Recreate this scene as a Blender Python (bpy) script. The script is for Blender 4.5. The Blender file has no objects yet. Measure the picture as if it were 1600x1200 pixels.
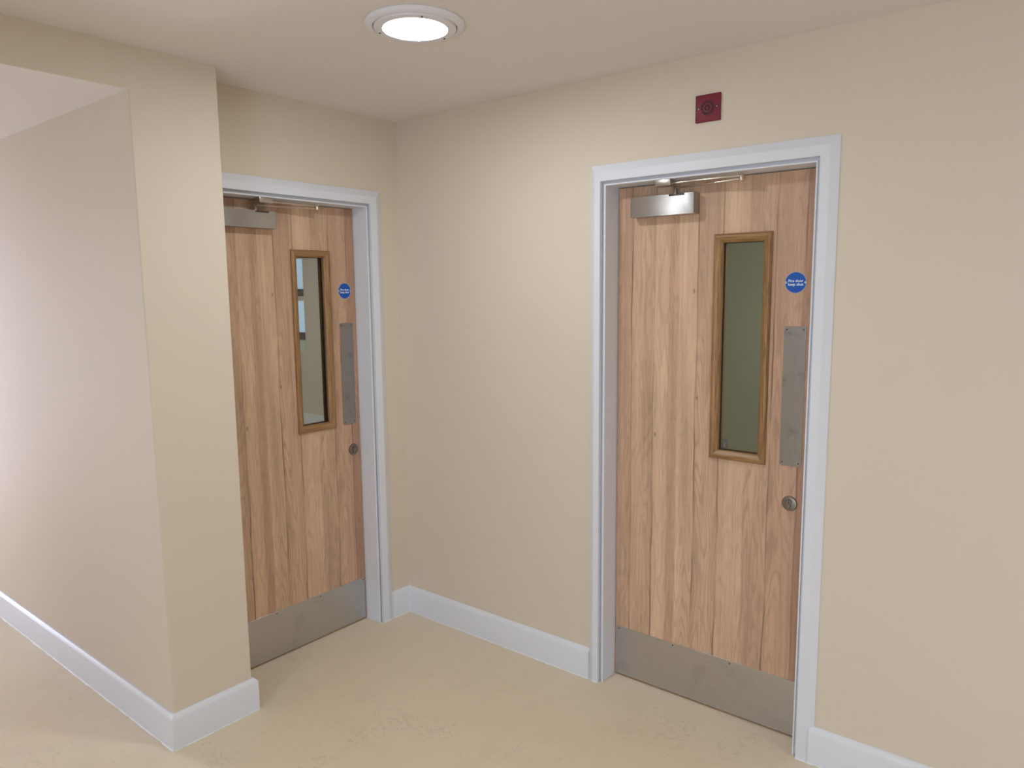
import bpy, bmesh, math, random
from mathutils import Vector, Matrix, noise

random.seed(4)
scene = bpy.context.scene
COL = scene.collection

# ------------------------------------------------------------------ camera
F_PX, CAM = 1146.75, Vector((-2.5068, -2.7194, 1.6498))
YAW, PITCH, ROLL = 0.8933, -0.1277, -0.0098
fwd = Vector((math.sin(YAW) * math.cos(PITCH), math.cos(YAW) * math.cos(PITCH), math.sin(PITCH)))
r0 = Vector((math.cos(YAW), -math.sin(YAW), 0))
u0 = r0.cross(fwd)
right = math.cos(ROLL) * r0 + math.sin(ROLL) * u0
up = -math.sin(ROLL) * r0 + math.cos(ROLL) * u0
cd = bpy.data.cameras.new('camera')
cd.sensor_fit = 'HORIZONTAL'
cd.sensor_width = 36
cd.lens = F_PX / 1600 * 36
cd.clip_start = 0.05
cam = bpy.data.objects.new('camera', cd)
COL.objects.link(cam)
m = Matrix((right, up, -fwd)).transposed().to_4x4()
m.translation = CAM
cam.matrix_world = m
scene.camera = cam

# ------------------------------------------------------------------ light
LAMP_STRENGTH = 72.0        # the visible ceiling luminaire and the added lobby lamps
BACK_FILL_STRENGTH = 80.0   # unseen lamp added to brighten the room behind the far door
STORE_FILL_STRENGTH = 128.0   # unseen lamp added to lift the dark room behind the near door
SKY_STRENGTH = 1.0
PASSAGE_DAYLIGHT = 62.0       # watts of daylight through the passage window
LOBBY_FILL = 95.0        # watts of fill daylight through an added, unseen lobby window
SKY_COLOR = (0.81, 0.87, 1.0, 1)
LAMP_COLOR = (0.90, 0.957, 1.0, 1)
vs = scene.view_settings
vs.view_transform = 'Standard'
vs.look = 'None'
vs.gamma = 1
vs.use_curve_mapping = False
vs.exposure = 0.42
world = bpy.data.worlds.new('overcast_sky')
scene.world = world
world.use_nodes = True
world.node_tree.nodes['Background'].inputs[0].default_value = SKY_COLOR
world.node_tree.nodes['Background'].inputs[1].default_value = SKY_STRENGTH

# ------------------------------------------------------------------ dimensions (metres, corner of the two door walls = origin)
H = 2.4514                  # main ceiling
HS = 2.3115                 # lower ceiling of the side passage
PY = -0.1873                # front face of pillar and header
X1, X2 = -1.3392, -1.0258   # pillar left and right faces
ST, HB = 0.018, 0.133       # skirting
WT = 0.15                   # wall thickness

# ------------------------------------------------------------------ materials
def srgb(r, g, b):
    f = lambda c: (c / 255 / 12.92) if c / 255 <= 0.04045 else ((c / 255 + 0.055) / 1.055) ** 2.4
    return (f(r), f(g), f(b), 1)

class NT:
    def __init__(self, name):
        self.m = bpy.data.materials.new(name)
        self.m.use_nodes = True
        self.t = self.m.node_tree
        self.b = self.t.nodes['Principled BSDF']
        self.out = self.t.nodes['Material Output']
    def n(self, typ, **kw):
        nd = self.t.nodes.new(typ)
        for k, v in kw.items():
            if k.startswith('i_'):
                key = k[2:]
                key = int(key) if key.isdigit() else key.replace('_', ' ')
                nd.inputs[key].default_value = v
            else:
                setattr(nd, k, v)
        return nd
    def l(self, a, b):
        self.t.links.new(a, b)
    def setb(self, **kw):
        for k, v in kw.items():
            self.b.inputs[k.replace('_', ' ')].default_value = v
    def coord(self, scale=(1, 1, 1), kind='Object'):
        tc = self.n('ShaderNodeTexCoord')
        mp = self.n('ShaderNodeMapping')
        mp.inputs['Scale'].default_value = scale
        self.l(tc.outputs[kind], mp.inputs['Vector'])
        return mp.outputs[0]
    def noise(self, vec, scale, detail=3, rough=0.5):
        nd = self.n('ShaderNodeTexNoise')
        nd.inputs['Scale'].default_value = scale
        nd.inputs['Detail'].default_value = detail
        nd.inputs['Roughness'].default_value = rough
        self.l(vec, nd.inputs['Vector'])
        return nd.outputs['Fac']
    def ramp(self, fac, stops, interp='LINEAR'):
        r = self.n('ShaderNodeValToRGB')
        r.color_ramp.interpolation = interp
        e = r.color_ramp.elements
        while len(e) < len(stops):
            e.new(0.5)
        for q, (p, c) in zip(e, stops):
            q.position = p
            q.color = c if len(c) == 4 else (*c, 1)
        self.l(fac, r.inputs[0])
        return r.outputs[0]
    def math(self, op, a, b=None):
        nd = self.n('ShaderNodeMath', operation=op)
        for i, v in enumerate((a, b)):
            if v is None:
                continue
            if isinstance(v, (int, float)):
                nd.inputs[i].default_value = v
            else:
                self.l(v, nd.inputs[i])
        return nd.outputs[0]
    def mix(self, fac, a, b, mode='MIX'):
        nd = self.n('ShaderNodeMix', data_type='RGBA', blend_type=mode)
        for i, v in ((0, fac), (6, a), (7, b)):
            if isinstance(v, (int, float)):
                nd.inputs[i].default_value = v
            elif isinstance(v, tuple):
                nd.inputs[i].default_value = v
            else:
                self.l(v, nd.inputs[i])
        return nd.outputs[2]
    def bump(self, h, strength, dist=0.002):
        nd = self.n('ShaderNodeBump')
        nd.inputs['Strength'].default_value = strength
        nd.inputs['Distance'].default_value = dist
        self.l(h, nd.inputs['Height'])
        self.l(nd.outputs[0], self.b.inputs['Normal'])

def grey(v):
    return (v, v, v, 1)

def mat_paint(name, col, rough, col2, bump=0.12, patch=0.35):
    t = NT(name)
    v = t.coord()
    big = t.noise(v, 1.3, 3)
    t.l(t.mix(t.ramp(big, [(0.35, grey(0)), (0.7, grey(patch))]), col, col2), t.b.inputs['Base Color'])
    t.setb(Roughness=rough)
    t.b.inputs['Specular IOR Level'].default_value = 0.35
    t.bump(t.noise(v, 420, 2), bump, 0.001)
    return t.m

M = {}
M['wall'] = mat_paint('cream_wall_paint', srgb(221, 208, 190), 0.66, srgb(219, 207, 192))
M['ceiling'] = mat_paint('white_ceiling_paint', srgb(232, 226, 220), 0.75, srgb(228, 222, 216), 0.06)
M['trim'] = mat_paint('white_gloss_paint', srgb(226, 229, 236), 0.34, srgb(223, 226, 233), 0.05)
M['room'] = mat_paint('olive_grey_wall_paint', srgb(200, 202, 184), 0.6, srgb(196, 198, 180))
M['light_white'] = mat_paint('white_plastic', srgb(232, 232, 238), 0.35, srgb(230, 230, 236), 0.0)
M['caulk'] = mat_paint('white_sealant', srgb(236, 236, 236), 0.5, srgb(226, 224, 216), 0.1)

def mat_floor():
    t = NT('beige_sheet_vinyl')
    v = t.coord()
    c = t.mix(t.ramp(t.noise(v, 1.6, 4), [(0.3, grey(0)), (0.72, grey(1))]), srgb(224, 208, 182), srgb(228, 213, 189))
    dust = t.ramp(t.noise(v, 6, 6, 0.7), [(0.5, grey(0)), (0.85, grey(0.16))])
    c = t.mix(dust, c, srgb(168, 152, 128))
    # dark specks and scuffs, gathered in patches
    vor = t.n('ShaderNodeTexVoronoi', feature='F1')
    vor.inputs['Scale'].default_value = 26
    t.l(v, vor.inputs['Vector'])
    area = t.ramp(t.noise(v, 2.3, 2), [(0.42, grey(0.08)), (0.58, grey(1))])
    sp = t.ramp(vor.outputs['Distance'], [(0.035, grey(1)), (0.075, grey(0))])
    pick = t.math('GREATER_THAN', vor.outputs['Color'], 0.40)
    c = t.mix(t.math('MULTIPLY', t.math('MULTIPLY', sp, area), t.math('MULTIPLY', pick, 0.75)), c, srgb(92, 82, 70))
    wv = t.noise(v, 16, 5, 0.65)
    line = t.ramp(wv, [(0.492, grey(0)), (0.5, grey(1)), (0.508, grey(0))])
    area2 = t.ramp(t.noise(v, 3.7, 1), [(0.54, grey(0)), (0.66, grey(0.5))])
    c = t.mix(t.math('MULTIPLY', line, area2), c, srgb(110, 98, 84))
    t.l(c, t.b.inputs['Base Color'])
    t.l(t.ramp(t.noise(v, 5, 4), [(0.3, grey(0.36)), (0.75, grey(0.52))]), t.b.inputs['Roughness'])
    t.b.inputs['Specular IOR Level'].default_value = 0.4
    t.bump(t.noise(v, 160, 3), 0.08, 0.001)
    return t.m
M['floor'] = mat_floor()

def mat_door():
    # printed oak-stave laminate: X across the leaf, Z up it
    t = NT('oak_stave_laminate')
    tc = t.n('ShaderNodeTexCoord')
    sep = t.n('ShaderNodeSeparateXYZ')
    t.l(tc.outputs['Object'], sep.inputs[0])
    def vec(sx, sz, off=0.0):
        c = t.n('ShaderNodeCombineXYZ')
        t.l(t.math('MULTIPLY', sep.outputs[0], sx), c.inputs[0])
        t.l(t.math('MULTIPLY', sep.outputs[2], sz), c.inputs[2])
        c.inputs[1].default_value = off
        return c.outputs[0]
    wob = t.math('SUBTRACT', t.noise(vec(5, 2.2), 1, 2), 0.5)
    wob2 = t.math('SUBTRACT', t.noise(vec(22, 5, 3.3), 1, 3), 0.5)
    u = t.math('ADD', sep.outputs[0], t.math('ADD', t.math('MULTIPLY', wob, 0.022), t.math('MULTIPLY', wob2, 0.008)))
    un = t.math('DIVIDE', u, 0.8)
    L, Md, D, K, P = srgb(219, 184, 154), srgb(206, 171, 143), srgb(194, 155, 128), srgb(189, 150, 125), srgb(203, 165, 138)
    edges = [0.0, 0.067, 0.165, 0.228, 0.267, 0.344, 0.442, 0.54, 0.634, 0.735]
    tones = [P, Md, L, P, L, Md, L, Md, P, K]
    stops = []
    for i, (e, c) in enumerate(zip(edges, tones)):
        stops.append((min(1, e / 0.8 + (0.004 if i else 0)), c))
        nx = edges[i + 1] if i + 1 < len(edges) else 0.8
        stops.append((min(1, nx / 0.8 - 0.004), tones[i]))
    col = t.ramp(un, stops)
    # slow tone drift along each stave
    dr = t.ramp(t.noise(vec(14, 1.3, 7), 1, 2), [(0.3, grey(0.84)), (0.7, grey(1.1))])
    col = t.mix(1.0, col, dr, 'MULTIPLY')
    # cathedral figure: contour lines of a slow field, stretched up the leaf and restarted in every stave
    idx = t.n('ShaderNodeValToRGB')
    idx.color_ramp.interpolation = 'CONSTANT'
    el = idx.color_ramp.elements
    while len(el) < len(edges):
        el.new(0.5)
    for k, (q, e) in enumerate(zip(el, edges)):
        q.position = e / 0.8
        q.color = grey((k * 0.37) % 1.0)
    t.l(un, idx.inputs[0])
    sv = t.n('ShaderNodeSeparateColor')
    t.l(idx.outputs[0], sv.inputs[0])
    def fvec(sx, sz, so):
        c = t.n('ShaderNodeCombineXYZ')
        t.l(t.math('MULTIPLY', u, sx), c.inputs[0])
        t.l(t.math('MULTIPLY', sv.outputs[0], so), c.inputs[1])
        t.l(t.math('MULTIPLY', sep.outputs[2], sz), c.inputs[2])
        return c.outputs[0]
    field = t.noise(fvec(11, 1.25, 9.0), 1, 2.0, 0.45)
    ring = t.math('SINE', t.math('MULTIPLY', field, 120.0))
    amp = t.ramp(t.noise(fvec(4, 1.0, 5.0), 1, 1), [(0.35, grey(0.25)), (0.65, grey(1))])
    col = t.mix(amp, col, t.mix(1.0, col, t.ramp(t.math('ADD', t.math('MULTIPLY', ring, 0.5), 0.5), [(0.0, grey(0.84)), (0.4, grey(1.0)), (1, grey(1.03))]), 'MULTIPLY'))
    # fine pores and short fibres
    pores = t.noise(vec(520, 16, 2), 1, 3, 0.6)
    col = t.mix(1.0, col, t.ramp(pores, [(0.30, grey(0.78)), (0.5, grey(1.0)), (0.7, grey(1.05))]), 'MULTIPLY')
    streak = t.noise(vec(70, 1.6, 5), 1, 4, 0.62)
    col = t.mix(1.0, col, t.ramp(streak, [(0.30, grey(0.84)), (0.5, grey(1.0)), (0.72, grey(1.06))]), 'MULTIPLY')
    # dark joints between staves, fading in and out
    fade = t.ramp(t.noise(vec(9, 2.6, 11), 1, 2), [(0.36, grey(0.15)), (0.62, grey(1))])
    seam = None
    for e in (0.067, 0.165, 0.344, 0.442, 0.634, 0.735):
        d = t.math('ABSOLUTE', t.math('SUBTRACT', u, e))
        s = t.n('ShaderNodeMapRange')
        s.inputs['From Min'].default_value = 0.0012
        s.inputs['From Max'].default_value = 0.0042
        s.inputs['To Min'].default_value = 1
        s.inputs['To Max'].default_value = 0
        t.l(d, s.inputs['Value'])
        seam = s.outputs[0] if seam is None else t.math('MAXIMUM', seam, s.outputs[0])
    col = t.mix(t.math('MULTIPLY', t.math('MULTIPLY', seam, fade), 0.72), col, srgb(108, 78, 56))
    # small knots
    vo = t.n('ShaderNodeTexVoronoi', feature='F1')
    vo.inputs['Scale'].default_value = 1
    t.l(vec(6.5, 3.4, 0.4), vo.inputs['Vector'])
    kn = t.ramp(vo.outputs['Distance'], [(0.015, grey(0.55)), (0.04, grey(0))])
    col = t.mix(kn, col, srgb(96, 66, 46))
    t.l(col, t.b.inputs['Base Color'])
    t.setb(Roughness=0.48)
    t.b.inputs['Specular IOR Level'].default_value = 0.3
    t.bump(pores, 0.1, 0.0006)
    return t.m
M['door'] = mat_door()

def mat_oak(name, scale):
    t = NT(name)
    v = t.coord(scale)
    g = t.noise(v, 1, 5, 0.65)
    c = t.ramp(g, [(0.3, srgb(104, 72, 40)), (0.5, srgb(154, 115, 72)), (0.72, srgb(182, 142, 95))])
    t.l(c, t.b.inputs['Base Color'])
    t.setb(Roughness=0.38)
    t.bump(g, 0.15, 0.0006)
    return t.m
M['oak_v'] = mat_oak('oak_bead_upright', (260, 260, 9))
M['oak_h'] = mat_oak('oak_bead_level', (9, 260, 260))

def mat_steel(name, col, rough, scale, smear=0.0, aniso=0.0, bump=0.06):
    t = NT(name)
    v = t.coord(scale)
    g = t.noise(v, 1, 3, 0.6)
    vb = t.coord((1, 1, 1))
    blot = t.noise(vb, 9, 4, 0.6)
    c = t.mix(t.ramp(g, [(0.3, grey(0)), (0.7, grey(1))]), tuple(x * 0.9 for x in col[:3]) + (1,), col)
    if smear:
        c = t.mix(t.ramp(blot, [(0.55, grey(0)), (0.7, grey(smear))]), c, srgb(112, 104, 98))
    t.l(c, t.b.inputs['Base Color'])
    t.setb(Metallic=1.0)
    t.l(t.math('ADD', t.math('MULTIPLY', blot, 0.12), rough - 0.06), t.b.inputs['Roughness'])
    t.b.inputs['Anisotropic'].default_value = aniso
    if aniso:
        tg = t.n('ShaderNodeTangent', direction_type='RADIAL', axis='Z')
        t.l(tg.outputs[0], t.b.inputs['Tangent'])
        t.b.inputs['Anisotropic Rotation'].default_value = 0.25
    t.bump(g, bump, 0.0004)
    return t.m
M['steel_h'] = mat_steel('satin_steel_level_grain', srgb(190, 189, 188), 0.36, (4, 4, 700), 0.0, 0.8)
M['steel_kick'] = mat_steel('satin_steel_kick_plate', srgb(200, 200, 202), 0.36, (5, 5, 420), 0.12)
M['steel_push'] = mat_steel('satin_steel_fingermarked', srgb(166, 162, 157), 0.38, (500, 500, 6), 0.6)
M['steel'] = mat_steel('satin_steel', srgb(186, 180, 172), 0.3, (60, 60, 60))
M['brass'] = mat_steel('nickel_arm', srgb(208, 199, 184), 0.3, (60, 60, 60))
M['steel_lock'] = mat_steel('dull_steel_lock', srgb(142, 135, 126), 0.42, (60, 60, 60))

def plain(name, col, rough=0.5, metal=0.0, em=None, es=0):
    t = NT(name)
    v = t.coord()
    g = t.ramp(t.noise(v, 60, 2), [(0.3, grey(0.94)), (0.7, grey(1.0))])
    t.l(t.mix(1.0, col, g, 'MULTIPLY'), t.b.inputs['Base Color'])
    t.setb(Roughness=rough, Metallic=metal)
    if em:
        t.b.inputs['Emission Color'].default_value = em
        t.b.inputs['Emission Strength'].default_value = es
    return t.m
M['black'] = plain('black_gasket', srgb(26, 22, 20), 0.7)
M['dark'] = plain('dark_gap', srgb(38, 33, 30), 0.7)
M['blue'] = plain('sign_blue_enamel', srgb(0, 84, 180), 0.5)
M['silver'] = plain('sign_silver_rim', srgb(200, 204, 208), 0.35, 0.8)
M['lettering'] = plain('sign_white_lettering', srgb(232, 240, 250), 0.45)
M['red'] = plain('sounder_red_plastic', srgb(120, 15, 42), 0.5)
M['red_dark'] = plain('sounder_dark_red_slot', srgb(52, 4, 18), 0.6)
M['red_mid'] = plain('sounder_rib_red', srgb(104, 22, 46), 0.5)
M['screw'] = plain('screw_dark', srgb(84, 78, 74), 0.4, 0.8)
M['screw_bright'] = plain('screw_bright', srgb(190, 150, 160), 0.4, 0.5)
M['sill'] = plain('dark_sill', srgb(70, 62, 56), 0.5)
M['frame_white'] = plain('window_white', srgb(226, 228, 230), 0.4)

def lamp_mat(name, strength):
    t = NT(name)
    t.setb(Roughness=0.5)
    t.b.inputs['Base Color'].default_value = (0.9, 0.9, 0.9, 1)
    t.b.inputs['Emission Color'].default_value = LAMP_COLOR
    t.b.inputs['Emission Strength'].default_value = strength
    return t.m

def mat_glass(name, tint, rough=0.0):
    t = NT(name)
    tr = t.n('ShaderNodeBsdfTransparent')
    tr.inputs[0].default_value = tint
    gl = t.n('ShaderNodeBsdfGlossy')
    gl.inputs['Roughness'].default_value = rough
    fr = t.n('ShaderNodeFresnel')
    fr.inputs['IOR'].default_value = 1.45
    mx = t.n('ShaderNodeMixShader')
    t.l(fr.outputs[0], mx.inputs[0])
    t.l(tr.outputs[0], mx.inputs[1])
    t.l(gl.outputs[0], mx.inputs[2])
    t.l(mx.outputs[0], t.out.inputs['Surface'])
    return t.m
M['glass'] = mat_glass('fire_glass', (0.90, 0.93, 0.90, 1))
M['clear'] = mat_glass('window_glass', (0.95, 0.97, 0.97, 1))
M['stamp'] = plain('etched_stamp', srgb(96, 94, 84), 0.6)
M['stamp_l'] = plain('etched_stamp_mark', srgb(140, 138, 126), 0.6)

# ------------------------------------------------------------------ mesh helpers
def link(name, me, mat, parent=None):
    o = bpy.data.objects.new(name, me)
    COL.objects.link(o)
    if mat is not None:
        me.materials.append(M[mat] if isinstance(mat, str) else mat)
    o.parent = parent
    return o

def finish(bm, name, mat, parent=None, smooth=None):
    bmesh.ops.recalc_face_normals(bm, faces=bm.faces)
    me = bpy.data.meshes.new(name)
    bm.to_mesh(me)
    bm.free()
    if smooth:
        for p in me.polygons:
            p.use_smooth = True
        me.set_sharp_from_angle(angle=math.radians(smooth))
    return link(name, me, mat, parent)

def add_box(bm, a, b, bev=0.0, seg=2):
    x0, x1 = sorted((a[0], b[0])); y0, y1 = sorted((a[1], b[1])); z0, z1 = sorted((a[2], b[2]))
    vs_ = [bm.verts.new((x, y, z)) for x in (x0, x1) for y in (y0, y1) for z in (z0, z1)]
    fs = [bm.faces.new([vs_[i] for i in q]) for q in ((0, 1, 3, 2), (4, 6, 7, 5), (0, 4, 5, 1), (2, 3, 7, 6), (0, 2, 6, 4), (1, 5, 7, 3))]
    if bev:
        es = list({e for f in fs for e in f.edges})
        bmesh.ops.bevel(bm, geom=es, offset=bev, segments=seg, affect='EDGES', profile=0.5)

def box(name, a, b, mat, parent=None, bev=0.0, seg=2):
    bm = bmesh.new()
    add_box(bm, a, b, bev, seg)
    return finish(bm, name, mat, parent, 40 if bev else None)

def add_poly_prism(bm, pts, axis, a, b):
    """extrude a closed 2-D outline along an axis (0 x, 1 y, 2 z) from a to b"""
    def P(p, t):
        q = list(p)
        q.insert(axis, t)
        return q
    A = [bm.verts.new(P(p, a)) for p in pts]
    B = [bm.verts.new(P(p, b)) for p in pts]
    n = len(pts)
    bm.faces.new(A)
    bm.faces.new(B[::-1])
    for i in range(n):
        bm.faces.new((A[i], B[i], B[(i + 1) % n], A[(i + 1) % n]))

def add_lathe(bm, prof, axis='z', seg=64, c=(0, 0, 0), close=True):
    """prof: (radius, height) list revolved; axis z or y"""
    rings = []
    for r, h in prof:
        ring = []
        if r < 1e-6:
            p = (0, 0, h) if axis == 'z' else (0, h, 0)
            ring = [bm.verts.new(Vector(p) + Vector(c))]
        else:
            for i in range(seg):
                a = 2 * math.pi * i / seg
                p = (r * math.cos(a), r * math.sin(a), h) if axis == 'z' else (r * math.cos(a), h, r * math.sin(a))
                ring.append(bm.verts.new(Vector(p) + Vector(c)))
        rings.append(ring)
    for A, B in zip(rings, rings[1:]):
        if len(A) == 1 and len(B) == 1:
            continue
        for i in range(seg):
            j = (i + 1) % seg
            if len(A) == 1:
                bm.faces.new((A[0], B[i], B[j]))
            elif len(B) == 1:
                bm.faces.new((A[i], A[j], B[0]))
            else:
                bm.faces.new((A[i], A[j], B[j], B[i]))

def lathe(name, prof, mat, parent=None, axis='z', seg=64, c=(0, 0, 0), smooth=35):
    bm = bmesh.new()
    add_lathe(bm, prof, axis, seg, c)
    return finish(bm, name, mat, parent, smooth)

def add_sweep(bm, path, prof, closed_ends=True):
    """sweep a closed profile (out, z) along a floor polyline; 'out' is to the left of travel; mitred"""
    n = len(path)
    P2 = [Vector(p) for p in path]
    rings = []
    for i, p in enumerate(P2):
        d0 = (P2[i] - P2[i - 1]).normalized() if i else (P2[1] - P2[0]).normalized()
        d1 = (P2[i + 1] - P2[i]).normalized() if i < n - 1 else d0
        n0 = Vector((-d0.y, d0.x)); n1 = Vector((-d1.y, d1.x))
        mit = (n0 + n1) / (1 + n0.dot(n1))
        rings.append([bm.verts.new((p.x + mit.x * o, p.y + mit.y * o, z)) for o, z in prof])
    k = len(prof)
    for A, B in zip(rings, rings[1:]):
        for i in range(k):
            bm.faces.new((A[i], A[(i + 1) % k], B[(i + 1) % k], B[i]))
    if closed_ends:
        bm.faces.new(rings[0])
        bm.faces.new(rings[-1][::-1])

def tag(o, label, cat=None, kind=None, group=None):
    o['label'] = label
    if cat:
        o['category'] = cat
    if kind:
        o['kind'] = kind
    if group:
        o['group'] = group
    return o

def empty(name, loc=(0, 0, 0), rz=0.0):
    o = bpy.data.objects.new(name, None)
    o.empty_display_size = 0.1
    COL.objects.link(o)
    o.location = loc
    o.rotation_euler = (0, 0, rz)
    return o

def copy_tree(o, parent=None):
    c = o.copy()
    COL.objects.link(c)
    c.parent = parent
    for ch in list(o.children):
        copy_tree(ch, c)
    return c

# ------------------------------------------------------------------ room shell
D1X, D2Y = -0.989, -1.180      # hinge-side lining edge of each doorway
OW = 0.786                     # clear opening
LT = 0.030                     # lining thickness
XW, YS = -4.6, -6.2            # far side and rear of the lobby, behind the camera
XP = -3.0                      # far side of the passage
YP = 3.4                       # end of the passage
XB, YB = 3.0, 6.2              # room behind the far door
XSR, YSR = 1.9, -3.6           # room behind the near door

def shell(name, boxes, mat, label, cat):
    bm = bmesh.new()
    for a, b in boxes:
        add_box(bm, a, b)
    o = finish(bm, name, mat)
    return tag(o, label, cat, 'structure')

shell('floor', [((XW - .2, YS - .2, -.1), (XB + .2, YB + .2, 0))], 'floor', 'scuffed beige sheet vinyl floor running through the lobby and doorways', 'floor')
shell('ceiling', [((XW - .2, YS - .2, H), (XB + .2, YB + .2, H + .12))], 'ceiling', 'matt white main ceiling around the round light', 'ceiling')
shell('ceiling_passage', [((XP, PY + .004, HS), (X1, YP, H)), ((XW, PY + .004, HS), (XP, PY + .12, H))], 'ceiling', 'lower white ceiling of the side passage behind the header', 'ceiling')

o1a, o1b = D1X - LT, D1X + OW + LT
o2a, o2b = D2Y + LT, D2Y - OW - LT
T1, T2 = 2.037, 2.046          # clear heights of far and near doorways
shell('wall_back', [((X1 + .14, 0, 0), (o1a, WT, H)), ((o1b, 0, 0), (XB, WT, H)), ((o1a, 0, T1 + LT), (o1b, WT, H))],
      'wall', 'short cream wall holding the door next to the pillar', 'wall')
shell('wall_right', [((0, 0, 0), (WT, o2a, H)), ((0, o2b, 0), (WT, YS, H)), ((0, o2a, T2 + LT), (WT, o2b, H))],
      'wall', 'long cream wall holding the near door and the red sounder', 'wall')
# pillar, the header over the passage mouth and the passage side wall: one plastered body
bm = bmesh.new()
c = 0.004
add_poly_prism(bm, [(X1, YP), (X1, PY + c), (X1 + .3 * c, PY + .3 * c), (X1 + c, PY), (X2 - c, PY), (X2 - .3 * c, PY + .3 * c), (X2, PY + c), (X2, 0), (X1 + .14, 0), (X1 + .14, YP)], 2, 0, HS)
add_poly_prism(bm, [(X1, YP), (X1, PY), (X2 - c, PY), (X2 - .3 * c, PY + .3 * c), (X2, PY + c), (X2, 0), (X1 + .14, 0), (X1 + .14, YP)], 2, HS, H)
add_box(bm, (XW, PY, HS), (X1, PY + .004, H))
add_box(bm, (XW, PY, 0), (XP, PY + .12, HS))
tag(finish(bm, 'wall_left', 'wall'), 'cream plastered pillar with the header beam over the passage mouth', 'wall', 'structure')
# passage, with a glazed end that lets the daylight in
wx0, wx1, wz0, wz1 = -2.85, -1.62, 0.10, 2.16
shell('wall_passage_side', [((XP - .15, PY + .12, 0), (XP, YP, HS))], 'wall', 'cream passage side wall, out of view', 'wall')
shell('wall_passage_end', [((XP - .15, YP, 0), (wx0, YP + .15, H)), ((wx1, YP, 0), (X1 + .14, YP + .15, H)), ((wx0, YP, 0), (wx1, YP + .15, wz0)), ((wx0, YP, wz1), (wx1, YP + .15, H))],
      'wall', 'cream end wall of the side passage around its window, out of view', 'wall')
def daylight_window(name, c, w, h, rz, watts, tint, label):
    """white framed window; local y along the wall, x towards the room; c = middle of the sill"""
    win = empty(name, c, rz)
    tag(win, label, 'window', 'structure')
    hw = w / 2
    for a, b in (((-.03, -hw, 0), (.03, hw, .05)), ((-.03, -hw, h - .05), (.03, hw, h)), ((-.03, -hw, .05), (.03, -hw + .05, h - .05)), ((-.03, hw - .05, .05), (.03, hw, h - .05)), ((-.03, -.025, .05), (.03, .025, h - .05))):
        box('frame_bar', a, b, 'frame_white', win, 0.004)
    for s in (-1, 1):
        box('pane', (-.004, s * .025, .05), (.004, s * (hw - .05), h - .05), 'clear', win)
    pl = bpy.data.lights.new('window_daylight', 'AREA')      # the overcast sky outside this window
    pl.shape = 'RECTANGLE'
    pl.size, pl.size_y = w - .02, h - .02
    pl.energy = watts
    pl.color = tint
    po = bpy.data.objects.new('window_daylight', pl)
    COL.objects.link(po)
    d = Vector((math.cos(rz), math.sin(rz), 0))
    po.location = Vector(c) - d * .045 + Vector((0, 0, h / 2))
    po.rotation_euler = d.to_track_quat('-Z', 'Z').to_euler()
daylight_window('window_3', ((wx0 + wx1) / 2, YP + .1, wz0), wx1 - wx0, wz1 - wz0, -math.pi / 2, PASSAGE_DAYLIGHT, (0.80, 0.81, 1.0), 'tall white framed window at the end of the passage, out of view')
# lobby behind the camera
sy0, sy1, sz0, sz1 = -4.5, -1.5, 0.40, 1.85
shell('wall_lobby_rear', [((XW - .15, YS - .15, 0), (WT, YS, H))], 'wall', 'cream lobby wall behind the camera, out of view', 'wall')
shell('wall_lobby_side', [((XW - .15, YS, 0), (XW, sy0, H)), ((XW - .15, sy1, 0), (XW, PY + .12, H)), ((XW - .15, sy0, 0), (XW, sy1, sz0)), ((XW - .15, sy0, sz1), (XW, sy1, H))],
      'wall', 'cream lobby wall opposite the near door around the added wide window, out of view', 'wall')
daylight_window('window_4', (XW - .1, (sy0 + sy1) / 2, sz0), sy1 - sy0, sz1 - sz0, 0, LOBBY_FILL, SKY_COLOR[:3], 'wide white framed window added opposite the near door to light its wall, out of view')  # unseen window added to throw light on the right-hand wall
# room behind the far door
wn = [(1.685, 2.055), (1.145, 1.54)]
wy = 5.0
shell('wall_beyond_right', [((XB, WT, 0), (XB + .2, wy, H)), ((XB, wy + .9, 0), (XB + .2, YB, H)), ((XB, wy, wn[0][1]), (XB + .2, wy + .9, H)), ((XB, wy, wn[1][1]), (XB + .2, wy + .9, wn[0][0] - .086)), ((XB, wy, 0), (XB + .2, wy + .9, wn[1][0] - .086))],
      'wall', 'grey-cream wall seen through the glass of the door by the pillar', 'wall')
shell('wall_beyond_back', [((X1 + .14, YB, 0), (XB, YB + .15, H))], 'wall', 'end wall of the room behind the door by the pillar, out of view', 'wall')
bm = bmesh.new()
add_sweep(bm, [(XB, WT), (XB, YB)], [(0, 0), (ST, 0), (ST, .125), (0, .133)])
tag(finish(bm, 'baseboard_beyond', 'caulk'), 'white skirting seen low through the glass of the door by the pillar', 'skirting board', 'structure')
M['apron'] = plain('pale_green_panel', srgb(214, 232, 218), 0.4)
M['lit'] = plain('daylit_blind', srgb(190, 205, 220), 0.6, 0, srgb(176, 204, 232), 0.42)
for i, (z0, z1) in enumerate(wn):
    w = empty('window_%d' % (i + 1), (XB + .06, wy + .45, z0))
    tag(w, 'pale daylit blind and dark sill seen through door glass, %s of the two' % ('upper', 'lower')[i], 'window', 'structure')
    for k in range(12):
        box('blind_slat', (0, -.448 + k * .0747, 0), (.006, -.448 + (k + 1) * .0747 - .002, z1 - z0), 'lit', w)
    if i:
        box('apron_panel', (-.066, -.448, -.232), (-.0605, .448, -.089), 'apron', w)
    box('sill', (-.075, -.448, -.088), (.1, .448, -.0), 'sill', w, 0.003)
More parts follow.
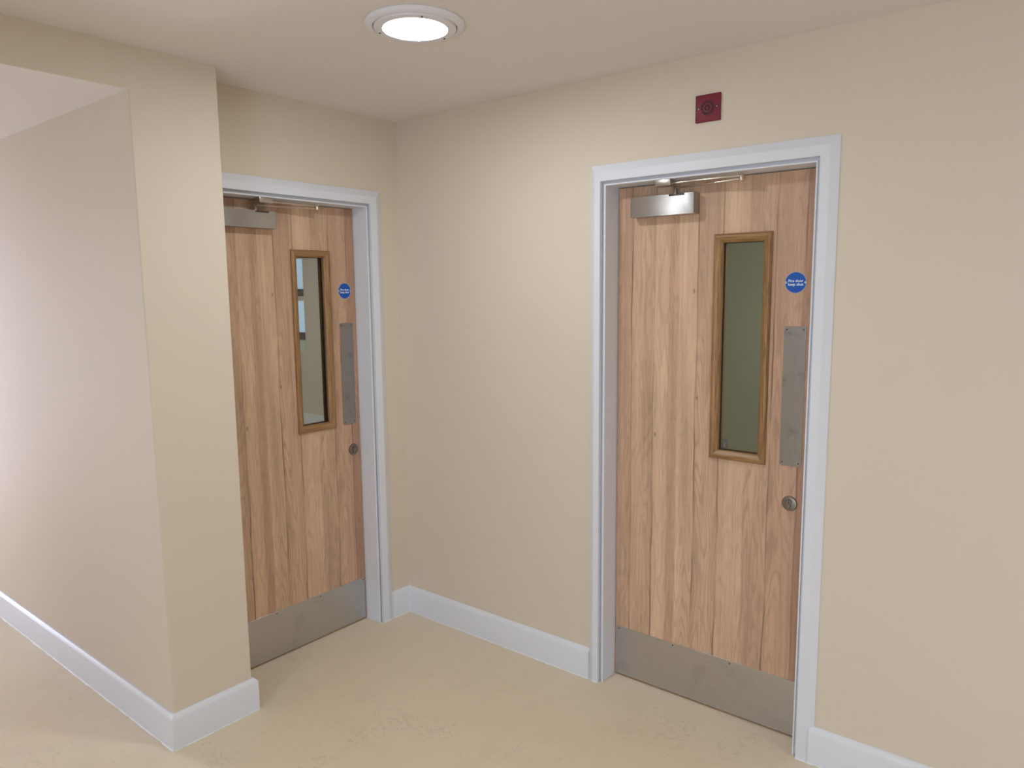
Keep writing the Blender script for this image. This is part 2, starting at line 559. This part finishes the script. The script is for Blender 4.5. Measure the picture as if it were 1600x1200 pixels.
# room behind the near door
shell('wall_store_back', [((XSR, YSR, 0), (XSR + .15, 0, H))], 'room', 'olive grey wall seen through the glass of the near door', 'wall')
shell('wall_store_end', [((WT, YSR - .15, 0), (XSR + .15, YSR, H))], 'room', 'olive grey end wall of the room behind the near door, out of view', 'wall')

# ------------------------------------------------------------------ skirting
BASE = [(0, 0), (ST, 0), (ST, .1165), (ST - .0015, .120), (ST - .0105, .1300), (ST - .0130, .1322), (0, HB)]
def sealant(path, off, parent, wmin=.0015, wmax=.0085, hgt=.0035, seed=0):
    """ragged bead of sealant along the foot of a board"""
    bm = bmesh.new()
    P2 = [Vector(p) for p in path]
    for a, b in zip(P2, P2[1:]):
        d = (b - a); L = d.length; d.normalize(); nn = Vector((-d.y, d.x))
        k = max(2, int(L / .012))
        prev = None
        for i in range(k + 1):
            t = a + d * (L * i / k)
            q = noise.noise(Vector((t.x * 23 + seed, t.y * 23, seed))) * .5 + noise.noise(Vector((t.x * 70, t.y * 70, seed + 4))) * .5
            w = max(.0006, wmin + (wmax - wmin) * (0.35 + q * 1.1))
            row = [bm.verts.new((t.x + nn.x * (off - .001), t.y + nn.y * (off - .001), hgt * (0.7 + .5 * q))),
                   bm.verts.new((t.x + nn.x * (off + w * .6), t.y + nn.y * (off + w * .6), hgt * .45)),
                   bm.verts.new((t.x + nn.x * (off + w), t.y + nn.y * (off + w), 0.0002))]
            if prev:
                for j in range(2):
                    bm.faces.new((prev[j], prev[j + 1], row[j + 1], row[j]))
            prev = row
    return finish(bm, 'sealant_bead', 'caulk', parent, 60)

def baseboard(name, path, label, seed):
    bm = bmesh.new()
    add_sweep(bm, path, BASE)
    o = finish(bm, name, 'trim', None, 50)
    tag(o, label, 'skirting board', 'structure')
    # bead follows the outer foot, mitred
    n = len(path)
    P2 = [Vector(p) for p in path]
    sealant_path = []
    for i, p in enumerate(P2):
        d0 = (P2[i] - P2[i - 1]).normalized() if i else (P2[1] - P2[0]).normalized()
        d1 = (P2[i + 1] - P2[i]).normalized() if i < n - 1 else d0
        n0 = Vector((-d0.y, d0.x)); n1 = Vector((-d1.y, d1.x))
        sealant_path.append(p + (n0 + n1) / (1 + n0.dot(n1)) * ST)
    sealant(sealant_path, 0, o, seed=seed)
    return o

def bb(name, path, label, seed):
    """path given so that the room lies to the left of travel"""
    return baseboard(name, path, label, seed)
# travelling with the room on the left: along the right wall northwards (room at -x), then along the back wall westwards (room at -y)
bb('baseboard_right', [(0, -1.117), (0, -0.0005)], 'white skirting between the near door and the room corner', 2)
bb('baseboard_back', [(-0.0175, 0), (-.121, 0)], 'short white skirting between the room corner and the door by the pillar', 3)
bb('baseboard_near', [(0, YS), (0, -2.024)], 'white skirting at lower right, past the near door casing', 5)
bb('baseboard_left', [(X2, -.0185), (X2, PY), (X1, PY), (X1, YP)], 'white skirting wrapped around the foot of the pillar', 7)

# ------------------------------------------------------------------ doorways: local x across the opening from the hinge side, y into the wall, z up
def frame_set(name, loc, rz, top, cas_l, cas_r, cas_t, label):
    root = empty(name, loc, rz)
    tag(root, label, 'door frame', 'structure')
    # lining
    lip, rec = 0.0055, 0.0065      # narrow front lip at the opening, the rest of the lining edge set back behind the casing
    for sg, ui in ((-1, 0), (1, OW)):
        bm = bmesh.new()
        add_poly_prism(bm, [(ui, -.002), (ui + sg * .001, -.003), (ui + sg * lip, -.003), (ui + sg * lip, rec), (ui + sg * LT, rec), (ui + sg * LT, WT), (ui, WT)], 2, 0, top)
        finish(bm, 'jamb', 'trim', root)
    bm = bmesh.new()
    add_poly_prism(bm, [(-.002, top), (-.003, top + .001), (-.003, top + lip), (rec, top + lip), (rec, top + LT), (WT, top + LT), (WT, top)], 0, -lip, OW + lip)
    for a_, b_ in ((-LT, -lip), (OW + lip, OW + LT)):
        add_box(bm, (a_, rec, top), (b_, WT, top + LT))
    finish(bm, 'head', 'trim', root)
    # architrave, profile across its width: inner edge square, outer edge bevelled; built mitred
    stp, th = 0.0160, 0.018
    prof = lambda w: [(0, 0), (0, th - .001), (.001, th), (w * .53, th), (w * .56, th - .0008), (w - .0012, .0045), (w, .0035), (w, 0)]
    def side(sgn, u_in, w):
        bm = bmesh.new()
        lo, hi = [], []
        for s, t in prof(w):
            lo.append(bm.verts.new((u_in + sgn * s, -t, 0)))
            hi.append(bm.verts.new((u_in + sgn * s, -t, top + stp + s * cas_t / w)))
        k = len(lo)
        for i in range(k):
            bm.faces.new((lo[i], lo[(i + 1) % k], hi[(i + 1) % k], hi[i]))
        bm.faces.new(lo); bm.faces.new(hi[::-1])
        return finish(bm, 'architrave', 'trim', root)
    a = side(-1, -stp, cas_l)
    b = side(1, OW + stp, cas_r)
    bm = bmesh.new()
    A, B = [], []
    for s, t in prof(cas_t):
        A.append(bm.verts.new((-stp - s * cas_l / cas_t, -t, top + stp + s)))
        B.append(bm.verts.new((OW + stp + s * cas_r / cas_t, -t, top + stp + s)))
    k = len(A)
    for i in range(k):
        bm.faces.new((A[i], A[(i + 1) % k], B[(i + 1) % k], B[i]))
    bm.faces.new(A); bm.faces.new(B[::-1])
    finish(bm, 'architrave', 'trim', root)
    # sealant round the feet of both sides (local coordinates)
    for sg, ui, w in ((-1, -stp, cas_l), (1, OW + stp, cas_r)):
        pth = [(ui, -.018), (ui + sg * w * .6, -.018), (ui + sg * w, -.008)]
        if sg > 0:
            pth = pth[::-1]
        sealant(pth, 0, root, .001, .006, .004, seed=11 + sg)
        jp = [(0, .09), (0, 0), (ui, 0)] if sg < 0 else [(ui, 0), (OW, 0), (OW, .09)]
        sealant(jp[::-1] if sg < 0 else jp[::-1], 0, root, .0005, .002, .002, seed=21 + sg)
    return root
frame_set('trim_1', (D1X, 0, 0), 0, T1, 0.0190, 0.0680, 0.0625, 'white door lining and moulded casing of the doorway by the pillar')
frame_set('trim_2', (0, D2Y, 0), -math.pi / 2, T2, 0.0490, 0.0565, 0.0630, 'white door lining and moulded casing of the near doorway')

DF = 0.096      # leaf face behind the wall face
def screw(parent, p, r=.0032, mat='screw', h=.0012):
    """countersunk screw head facing the viewer (-y)"""
    return lathe('screw', [(0, -h), (r * .75, -h), (r, -h * .4), (r, .001)], mat, parent, 'y', 12, p)

def text_mesh(body, size, parent, loc, mat):
    cu = bpy.data.curves.new('lettering', 'FONT')
    cu.body = body
    cu.size = size
    cu.align_x = 'CENTER'
    cu.align_y = 'CENTER'
    cu.extrude = 0.0002
    cu.offset = size * 0.02
    cu.resolution_u = 3
    tmp = bpy.data.objects.new('tmp_lettering', cu)
    COL.objects.link(tmp)
    bpy.context.view_layer.update()
    me = bpy.data.meshes.new_from_object(tmp.evaluated_get(bpy.context.evaluated_depsgraph_get()))
    bpy.data.objects.remove(tmp)
    me.transform(Matrix.Rotation(math.radians(90), 4, 'X'))
    me.materials.clear()
    o = link('lettering', me, mat, parent)
    o.location = loc
    return o

def make_door(name, loc, rz, top, q, label, stamp):
    root = empty(name, loc, rz)
    tag(root, label, 'door', 'structure')
    y0, y1 = DF, DF + .044
    # leaf with the vision opening
    va, vb, vz0, vz1 = q['vision']
    ho = .011
    xs = [.003, va + ho, vb - ho, OW - .003]
    zs = [.007, vz0 + ho, vz1 - ho, top - .003]
    bm = bmesh.new()
    V = {}
    for k, y in enumerate((y0, y1)):
        for i in range(4):
            for j in range(4):
                V[i, j, k] = bm.verts.new((xs[i], y, zs[j]))
    for k in (0, 1):
        for i in range(3):
            for j in range(3):
                if (i, j) != (1, 1):
                    bm.faces.new((V[i, j, k], V[i + 1, j, k], V[i + 1, j + 1, k], V[i, j + 1, k]))
    for i in range(3):
        for j in (0, 3):
            bm.faces.new((V[i, j, 0], V[i + 1, j, 0], V[i + 1, j, 1], V[i, j, 1]))
            bm.faces.new((V[j, i, 0], V[j, i + 1, 0], V[j, i + 1, 1], V[j, i, 1]))
    for j in (1, 2):
        bm.faces.new((V[1, j, 0], V[2, j, 0], V[2, j, 1], V[1, j, 1]))
        bm.faces.new((V[j, 1, 0], V[j, 2, 0], V[j, 2, 1], V[j, 1, 1]))
    o = finish(bm, 'door_leaf', 'door', root)
    o['label'] = 'oak-stave laminate door leaf'
    # glazing beads, mitred
    def bead(nm, prof, y, sgn, mats):
        cor = [(va, vz0, 1, 1), (vb, vz0, -1, 1), (vb, vz1, -1, -1), (va, vz1, 1, -1)]
        for e in range(4):
            bm = bmesh.new()
            A, B = [], []
            for L_, cn in ((A, cor[e]), (B, cor[(e + 1) % 4])):
                for s, h in prof:
                    L_.append(bm.verts.new((cn[0] + cn[2] * s, y - sgn * h, cn[1] + cn[3] * s)))
            k = len(A)
            for i in range(k):
                bm.faces.new((A[i], A[(i + 1) % k], B[(i + 1) % k], B[i]))
            bm.faces.new(A); bm.faces.new(B[::-1])
            finish(bm, nm, mats[e % 2], root, 35)
    W = .032
    bead('glazing_bead', [(0, 0), (0, .006), (.003, .011), (.007, .0135), (.012, .0135), (.018, .011), (W - .003, .003), (W, -.001), (W, -.0145), (ho + .0005, -.0145), (ho + .0005, 0)], y0, 1, ('oak_h', 'oak_v'))
    bead('gasket', [(ho + .001, -.0145), (ho + .001, -.021), (W + .002, -.021), (W + .002, -.0145)], y0, 1, ('black', 'black'))
    bead('rear_bead', [(0, 0), (0, .006), (.007, .013), (W, .001), (W, -.015), (ho + .0005, -.015), (ho + .0005, 0)], y1, -1, ('oak_h', 'oak_v'))
    g = box('glass_pane', (va + ho + .002, y0 + .0212, vz0 + ho + .002), (vb - ho - .002, y0 + .0284, vz1 - ho - .002), 'glass', root)
    g['label'] = 'clear fire-rated vision glass'
    if stamp:
        s = box('glass_stamp', (va + W + .008, y0 + .0207, vz0 + W + .004), (va + W + .030, y0 + .0211, vz0 + W + .042), 'stamp', root)
        s['label'] = 'small grey maker stamp in the glass corner'
        bm = bmesh.new()
        for k in range(4):
            add_box(bm, (va + W + .014, y0 + .0203, vz0 + W + .010 + k * .0055), (va + W + .014 + (.009, .006, .008, .004)[k], y0 + .0206, vz0 + W + .0125 + k * .0055))
        finish(bm, 'stamp_print', 'stamp_l', s)
    # kick plate
    kz = q['kick']
    kp = box('kick_plate', (.0105, y0 - .0015, .009), (OW - .0105, y0 - .0001, kz), 'steel_kick', root, .0006, 1)
    kp['label'] = 'satin stainless steel kick plate'
    for ux in (.02, .27, .51, OW - .02):
        screw(kp, (ux, y0 - .0015, kz - .010))
    # push plate with rounded corners
    pa, pb, pz0, pz1 = q['push']
    rr = .008
    pts = []
    for cx, cz, a0 in ((pb - rr, pz1 - rr, 0), (pa + rr, pz1 - rr, 90), (pa + rr, pz0 + rr, 180), (pb - rr, pz0 + rr, 270)):
        for i in range(6):
            a = math.radians(a0 + 18 * i)
            pts.append((cx + rr * math.cos(a), cz + rr * math.sin(a)))
    bm = bmesh.new()
    add_poly_prism(bm, pts, 1, y0 - .0016, y0 - .0001)
    pp = finish(bm, 'push_plate', 'steel_push', root)
    pp['label'] = 'satin steel push plate with finger marks'
    for ux in (pa + .010, pb - .010):
        for uz in (pz0 + .012, pz1 - .012):
            screw(pp, (ux, y0 - .0016, uz), .0026)
    # sign
    sx, sz = q['sign']
    R = .0375
    sg = lathe('fire_door_sign', [(0, y0 - .0014), (R - .0025, y0 - .0014), (R - .0025, y0 - .0001)], 'blue', root, 'y', 48, (sx, 0, sz))
    sg['label'] = 'round blue sign reading Fire door keep shut'
    lathe('rim', [(R - .0025, y0 - .0012), (R - .0022, y0 - .0021), (R - .0004, y0 - .0021), (R, y0 - .0014), (R, y0 - .0001)], 'silver', sg, 'y', 48, (sx, 0, sz))
    for s in (-1, 1):
        lathe('screw', [(0, y0 - .0016), (.0022, y0 - .0016), (.0024, y0 - .0028), (.0044, y0 - .0026), (.0046, y0 - .0012)], 'silver', sg, 'y', 16, (sx + s * (R - .0042), 0, sz))
    text_mesh('Fire door', .0132, sg, (sx, y0 - .0018, sz + .0054), 'lettering')
    text_mesh('keep shut', .0132, sg, (sx, y0 - .0018, sz - .0066), 'lettering')
    # lock
    lx, lz = q['lock']
    es = lathe('lock_escutcheon', [(0, y0 - .0075), (.0225, y0 - .0075), (.0255, y0 - .0062), (.0268, y0 - .003), (.0272, y0)], 'steel_lock', root, 'y', 40, (lx, 0, lz))
    es['label'] = 'round satin lock escutcheon'
    bm = bmesh.new()                                   # euro profile cylinder: round head on a rounded tail
    pts = []
    for i in range(25):
        a = math.radians(-52 + 284 * i / 24)
        pts.append((lx + .0087 * math.cos(a), lz + .006 + .0087 * math.sin(a)))
    for i in range(9):
        a = math.radians(180 + 180 * i / 8)
        pts.append((lx + .0052 * math.cos(a), lz - .0115 + .0052 * math.sin(a)))
    add_poly_prism(bm, pts, 1, y0 - .0105, y0 - .007)
    finish(bm, 'cylinder', 'steel_lock', es)
    box('keyhole', (lx - .0014, y0 - .0109, lz + .0005), (lx + .0014, y0 - .0104, lz + .0105), 'black', es)
    # the dark slot beside the cylinder
    bm = bmesh.new()
    pts2 = [(lx + (x - lx) * 1.16, lz + (z - lz) * 1.10) for x, z in pts]
    add_poly_prism(bm, pts2, 1, y0 - .0079, y0 - .0074)
    finish(bm, 'cylinder_slot', 'dark', es)
    # overhead closer
    ca, cb, cz0, cz1 = q['closer']
    na, nb = ca + .162, ca + .226
    bm = bmesh.new()
    out = [(ca, cz0), (cb, cz0), (cb, cz1), (nb, cz1), (nb - .001, cz1 - .0075), (na + .001, cz1 - .0075), (na, cz1), (ca, cz1)]
    add_poly_prism(bm, out, 1, y0 - .050, y0 - .0002)
    fr = [e for e in bm.edges if abs(e.verts[0].co.x - e.verts[1].co.x) < 1e-6 and abs(e.verts[0].co.y - (y0 - .05)) < 1e-5 and abs(e.verts[1].co.y - (y0 - .05)) < 1e-5
          and (abs(e.verts[0].co.x - ca) < 1e-5 or abs(e.verts[0].co.x - cb) < 1e-5)]
    bmesh.ops.bevel(bm, geom=fr, offset=.006, segments=4, affect='EDGES', profile=0.5)
    cl = finish(bm, 'door_closer', 'steel_h', root, 40)
    cl['label'] = 'satin steel overhead door closer with folding arm'
    box('closer_mechanism', (na + .004, y0 - .044, cz1 - .0074), (nb - .004, y0 - .008, cz1 - .001), 'screw', cl, .001)
    sx_, sy_ = q['spindle'], y0 - .026
    za = cz1 + .023
    lathe('spindle', [(0, za + .005), (.007, za + .005), (.0075, za + .004), (.0075, cz1 - .002), (0, cz1 - .002)], 'steel', cl, 'z', 20, (sx_, sy_, 0))
    ex, ey = q['elbow'], .026
    zb = za + .0135
    def bar(nm, p, q_, w, t, mat):
        p, q_ = Vector(p), Vector(q_)
        d = q_ - p
        L = d.length
        bm = bmesh.new()
        add_box(bm, (0, -w / 2, -t / 2), (L, w / 2, t / 2), min(w, t) * .3)
        rot = d.to_track_quat('X', 'Z').to_matrix().to_4x4()
        bmesh.ops.transform(bm, matrix=Matrix.Translation(p) @ rot, verts=bm.verts)
        return finish(bm, nm, mat, cl, 40)
    bar('lower_arm', (sx_ - .008, sy_, za), (ex, ey, za + .002), .011, .005, 'brass')
    lathe('elbow_pivot', [(0, zb + .0045), (.007, zb + .0045), (.008, zb + .003), (.008, za - .003), (0, za - .003)], 'brass', cl, 'z', 20, (ex, ey, 0))
    ba, bb_ = q['bracket']
    bp = Vector((bb_ - .004, .022, top - .014))
    e2 = Vector((ex, ey, zb))
    mid = bp.lerp(e2, .27)
    bar('upper_rod', bp, bp.lerp(e2, .32), .006, .006, 'brass')
    bar('upper_arm', mid, e2, .011, .0065, 'brass')
    box('bracket', (ba, -.004, top - .0235), (bb_, .040, top - .0005), 'steel', cl, .0015)
    return root

q2 = dict(vision=(.407, .622, 1.011, 1.844), kick=.2205, push=(.671, .748, 1.019, 1.515), sign=(.7046, 1.665), lock=(.713, .883),
          closer=(.0815, .3445, 1.9215, 1.997), spindle=.258, elbow=.531, bracket=(.212, .274))
q1 = dict(vision=(.4285, .6385, 1.007, 1.8355), kick=.219, push=(.684, .761, 1.010, 1.501), sign=(.7205, 1.652), lock=(.737, .884),
          closer=(.0755, .3375, 1.916, 1.987), spindle=.254, elbow=.531, bracket=(.229, .289))
make_door('door_1', (D1X, 0, 0), 0, T1, q1, 'oak laminate door recessed beside the pillar, partly hidden by it', False)
make_door('door_2', (0, D2Y, 0), -math.pi / 2, T2, q2, 'oak laminate door below the red sounder, fully in view', True)

# ------------------------------------------------------------------ ceiling luminaire
def ceiling_light(loc, label, mat):
    root = empty('ceiling_light', loc)
    tag(root, label, 'ceiling light', group='round ceiling lights')
    lathe('flange', [(.118, -.0005), (.150, -.0005), (.1505, -.004), (.1475, -.0085), (.1375, -.0135), (.1285, -.0145), (.127, -.0115), (.127, -.006)], 'light_white', root, 'z', 96)
    lathe('shadow_gap', [(.1272, -.006), (.1235, -.006)], 'dark', root, 'z', 96)
    lathe('trim_ring', [(.1245, -.004), (.1247, -.0145), (.123, -.0175), (.112, -.0190), (.0985, -.0190), (.0965, -.0175), (.0965, -.010)], 'light_white', root, 'z', 96)
    lathe('diffuser', [(.0967, -.0165), (.088, -.0180), (.06, -.0196), (.03, -.0204), (0, -.0206)], mat, root, 'z', 96)
    for a in (-124, -7, 117):
        a = math.radians(a)
        lathe('screw', [(0, -.0206), (.0028, -.0206), (.0032, -.0188)], 'dark', root, 'z', 12, (.1135 * math.cos(a), .1135 * math.sin(a), 0))
    return root
lm = lamp_mat('opal_diffuser_lit', LAMP_STRENGTH)
ceiling_light((-.861, -1.033, H), 'round white ceiling light with a glowing opal diffuser', lm)
for p, w in (((-3.1, -1.02), 'left of the pillar'), ((-.855, -4.3), 'past the near door'), ((-3.1, -3.4), 'beside the camera'), ((-1.9, -5.4), 'by the rear wall')):  # unseen lamps added to even out the lobby light
    ceiling_light((*p, H), 'round white lobby ceiling light %s, added for even light, out of view' % w, lm)
ceiling_light((1.7, 3.9, H), 'round ceiling light added to brighten the room behind the far door, out of view', lamp_mat('fill_diffuser_back', BACK_FILL_STRENGTH))  # added lamp, lights the wall seen through the far door's glass
ceiling_light((.9, -2.6, H), 'round ceiling light added to brighten the room behind the near door, out of view', lamp_mat('fill_diffuser_store', STORE_FILL_STRENGTH))  # added lamp, keeps the near door's glass from going black

# ------------------------------------------------------------------ red alarm sounder, local x along the wall, y into it
sd = empty('alarm_sounder', (0, -1.5945, 2.2245), -math.pi / 2)
tag(sd, 'square dark red alarm sounder on the wall above the near door', 'alarm sounder')
S = .0462
cz = S
box('plate', (-S, -.0085, 0), (S, 0, 2 * S), 'red', sd, .0025, 3)
lathe('grille_recess', [(0, -.0088), (.0245, -.0088), (.0245, -.008)], 'red_dark', sd, 'y', 40, (0, 0, cz))
lathe('grille_rim', [(.0232, -.0086), (.0238, -.0102), (.0258, -.0102), (.0266, -.0084)], 'red', sd, 'y', 40, (0, 0, cz))
lathe('grille_ring', [(.0095, -.0086), (.0098, -.0108), (.0165, -.0108), (.0170, -.0086)], 'red_mid', sd, 'y', 40, (0, 0, cz))
lathe('grille_cap', [(0, -.0112), (.0055, -.0110), (.0068, -.0098), (.007, -.0086)], 'red_mid', sd, 'y', 24, (0, 0, cz))
for k in range(12):
    bm = bmesh.new()
    add_box(bm, (.0160, -.0106, -.0016), (.0236, -.0086, .0016))
    bmesh.ops.transform(bm, matrix=Matrix.Translation((0, 0, cz)) @ Matrix.Rotation(math.radians(30 * k + 7), 4, 'Y'), verts=bm.verts)
    finish(bm, 'grille_rib', 'red_mid', sd)
for s in (-1, 1):
    lathe('screw', [(0, -.0105), (.0022, -.0103), (.0034, -.0088)], 'screw_bright', sd, 'y', 14, (s * .0335, 0, cz))
    lathe('screw_recess', [(.0036, -.0088), (.0062, -.0087)], 'red_dark', sd, 'y', 20, (s * .0335, 0, cz))
